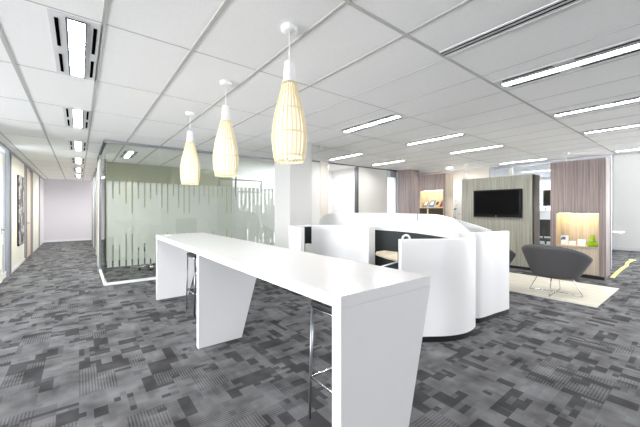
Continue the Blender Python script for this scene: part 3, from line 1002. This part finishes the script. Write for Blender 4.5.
# yellow tape on the carpet
t = thing('floor_tape', 'yellow tape strip stuck crookedly on the carpet right of the niche unit', 'tape', (10.3, 1.35, 0))
bm = BM()
pts = [(8.80, 1.31), (9.6, 1.345), (10.4, 1.365), (10.9, 1.36), (11.6, 1.42), (12.2, 1.40)]
add_prism(bm, [(x, y - 0.035) for x, y in pts] + [(x, y + 0.035) for x, y in pts[::-1]], 0.001, 0.006)
obj('long_strip', bm, M['yellow'], t)
bm = bx(12.2, 12.4, 1.34, 1.48, 0.001, 0.006)
obj('tape_patch', bm, M['yellow'], t)

# ------------------------------------------------------------------ far office furniture
def office_chair(label, loc, rz, m):
    t = thing('office_chair', label, 'office chair', loc, rz)
    bm = bx(-0.24, 0.24, -0.24, 0.24, 0.45, 0.53)
    obj('seat', bm, m, t, 0.03, world=False)
    line = catmull([(-0.23, 0.19, 1.12), (-0.27, 0.1, 1.12), (-0.285, 0, 1.12), (-0.27, -0.1, 1.12), (-0.23, -0.19, 1.12)], 4)
    obj('backrest', add_sweep_wall(BM(), line, 0, 0.03, 0.60, 0), m, t, 0.01, world=False)
    obj('spine', add_tube(BM(), [(-0.1, 0, 0.44), (-0.28, 0, 0.47), (-0.315, 0, 0.62), (-0.30, 0, 0.85)], 0.018, 8), M['black'], t, world=False)
    obj('gas_post', add_tube(BM(), [(0, 0, 0.09), (0, 0, 0.45)], 0.025, 12), M['chrome'], t, world=False)
    bm = BM()
    for k in range(5):
        a = 2 * PI * k / 5
        add_tube(bm, [(0, 0, 0.11), (0.29 * math.cos(a), 0.29 * math.sin(a), 0.065)], [0.022, 0.014], 8)
    star = obj('star_base', bm, M['chrome'], t, world=False)
    for k in range(5):
        a = 2 * PI * k / 5
        c, s = math.cos(a), math.sin(a)
        bm = BM()
        add_tube(bm, [(0.29 * c - s * 0.022, 0.29 * s + c * 0.022, 0.028), (0.29 * c + s * 0.022, 0.29 * s - c * 0.022, 0.028)], 0.027, 12)
        obj('caster', bm, M['black'], star, world=False)
    for s in (-1, 1):
        obj('armrest', add_tube(BM(), [(-0.05, s * 0.22, 0.47), (-0.05, s * 0.28, 0.52), (-0.03, s * 0.28, 0.70), (0.15, s * 0.28, 0.70)], 0.016, 8), M['black'], t, world=False)
    return t
office_chair('office chair on a chrome star base behind the frosted glass', (1.42, 8.35, 0), 0.6, M['ink_grey'])
office_chair('black office chair seen in the gap between the oak units', (11.5, 3.24, 0), 0.1, M['black'])

t = thing('office_desk', 'white desk with a pale screen in the far office gap', 'desk', (13.3, 3.7, 0))
obj('desk_top', bx(12.9, 13.7, 2.9, 4.9, 0.70, 0.73), M['wall'], t)
obj('desk_screen', bx(13.3, 13.34, 2.9, 4.9, 0.7305, 1.40), M['wall'], t)
for yy in (2.95, 4.8):
    obj('leg', bx(12.95, 13.65, yy, yy + 0.04, 0, 0.7), M['frame'], t)
t = thing('monitor', 'black monitor on an arm in the gap between the oak units', 'monitor', (13.25, 3.62, 1.4))
obj('screen', bx(13.20, 13.24, 3.28, 3.80, 1.55, 2.12), M['screen'], t, 0.004)
obj('arm', add_tube(BM(), [(13.32, 3.74, 1.4), (13.32, 3.74, 1.62), (13.26, 3.7, 1.75), (13.241, 3.65, 1.8)], 0.018, 8), M['steel'], t)
obj('cable', add_tube(BM(), [(13.19, 3.9, 1.4), (13.15, 3.92, 1.62), (13.18, 3.80, 1.6), (13.2, 3.72, 1.42)], 0.012, 6), M['steel'], t)

t = thing('office_desk', 'white desk end sticking out beside the white wall', 'desk', (13.3, 2.2, 0))
obj('desk_top', bx(12.95, 13.65, 1.74, 2.75, 0.70, 0.735), M['wall'], t)
obj('leg', bx(13.2, 13.4, 2.02, 2.12, 0, 0.699), M['frame'], t)
obj('leg', bx(13.2, 13.4, 2.6, 2.7, 0, 0.699), M['frame'], t)
t = thing('monitor', 'small black monitor on the white desk end beside the white wall', 'monitor', (13.2, 2.07, 0.735))
obj('screen', bx(13.30, 13.33, 2.04, 2.30, 0.85, 1.30), M['screen'], t)
obj('stand', bx(13.2, 13.42, 1.98, 2.16, 0.7355, 0.76), M['black'], t)
obj('stand_post', bx(13.32, 13.35, 2.09, 2.13, 0.7605, 0.85), M['black'], t)

# white cupboard and leafy plant behind the magazine unit
t = thing('white_cupboard', 'white cupboard against the beige wall behind the television divider', 'cupboard', (9.72, 5.05, 0))
obj('body', bx(9.55, 9.95, 4.40, 5.75, 0.0, 2.20), M['wall'], t, 0.003)
obj('door', bx(9.53, 9.549, 4.41, 5.07, 0.03, 2.18), M['wall'], t)
obj('door', bx(9.53, 9.549, 5.08, 5.74, 0.03, 2.18), M['wall'], t)
t = thing('potted_plant', 'leafy green plant peeping out beside the magazine unit', 'plant', (9.0, 4.92, 0))
obj('pot', add_lathe(BM(), [(0, 0.0), (0.13, 0.0), (0.16, 0.38), (0.14, 0.38), (0, 0.35)], 20), M['pot'], t, world=False)
bm = BM()
r5 = random.Random(5)
for k in range(46):
    a = r5.uniform(0, 2 * PI)
    z = r5.uniform(0.5, 1.72)
    rr = r5.uniform(0.06, 0.19)
    p = Vector((rr * math.cos(a), rr * math.sin(a), z))
    d = Vector((math.cos(a), math.sin(a), r5.uniform(-0.4, 0.6))).normalized()
    s = d.cross(Vector((0, 0, 1))).normalized() * 0.03
    vs = [bm.verts.new(q) for q in (p, p + d * 0.05 + s, p + d * 0.12, p + d * 0.05 - s)]
    bm.faces.new(vs)
obj('leaves', bm, M['leaf'], t, world=False)
bm = BM()
for k in range(3):
    add_tube(bm, [(0.03 * k - 0.03, 0, 0.34), (0.05 * k - 0.05, 0.03 * k - 0.03, 1.0), (0.06 * k - 0.06, 0.04 * k - 0.04, 1.66)], 0.008, 6)
obj('stem', bm, M['wood_edge'], t, world=False)

# ------------------------------------------------------------------ corridor wall fittings
t = thing('wall_artwork', 'tall narrow dark abstract print on the cream corridor wall', 'artwork', (LX, 11.0, 1.4))
obj('print', bx(LX + 0.03, LX + 0.04, 10.55, 11.45, 0.52, 2.28), M['art'], t)
obj('stretcher', bx(LX + 0.0005, LX + 0.0295, 10.55, 11.45, 0.52, 2.28), M['ink_dark'], t)
t = thing('wall_socket', 'small white socket plate low on the corridor wall under the print', 'socket', (LX, 11.35, 0.3))
obj('plate', bx(LX + 0.0005, LX + 0.01, 11.28, 11.42, 0.26, 0.35), M['plate'], t)
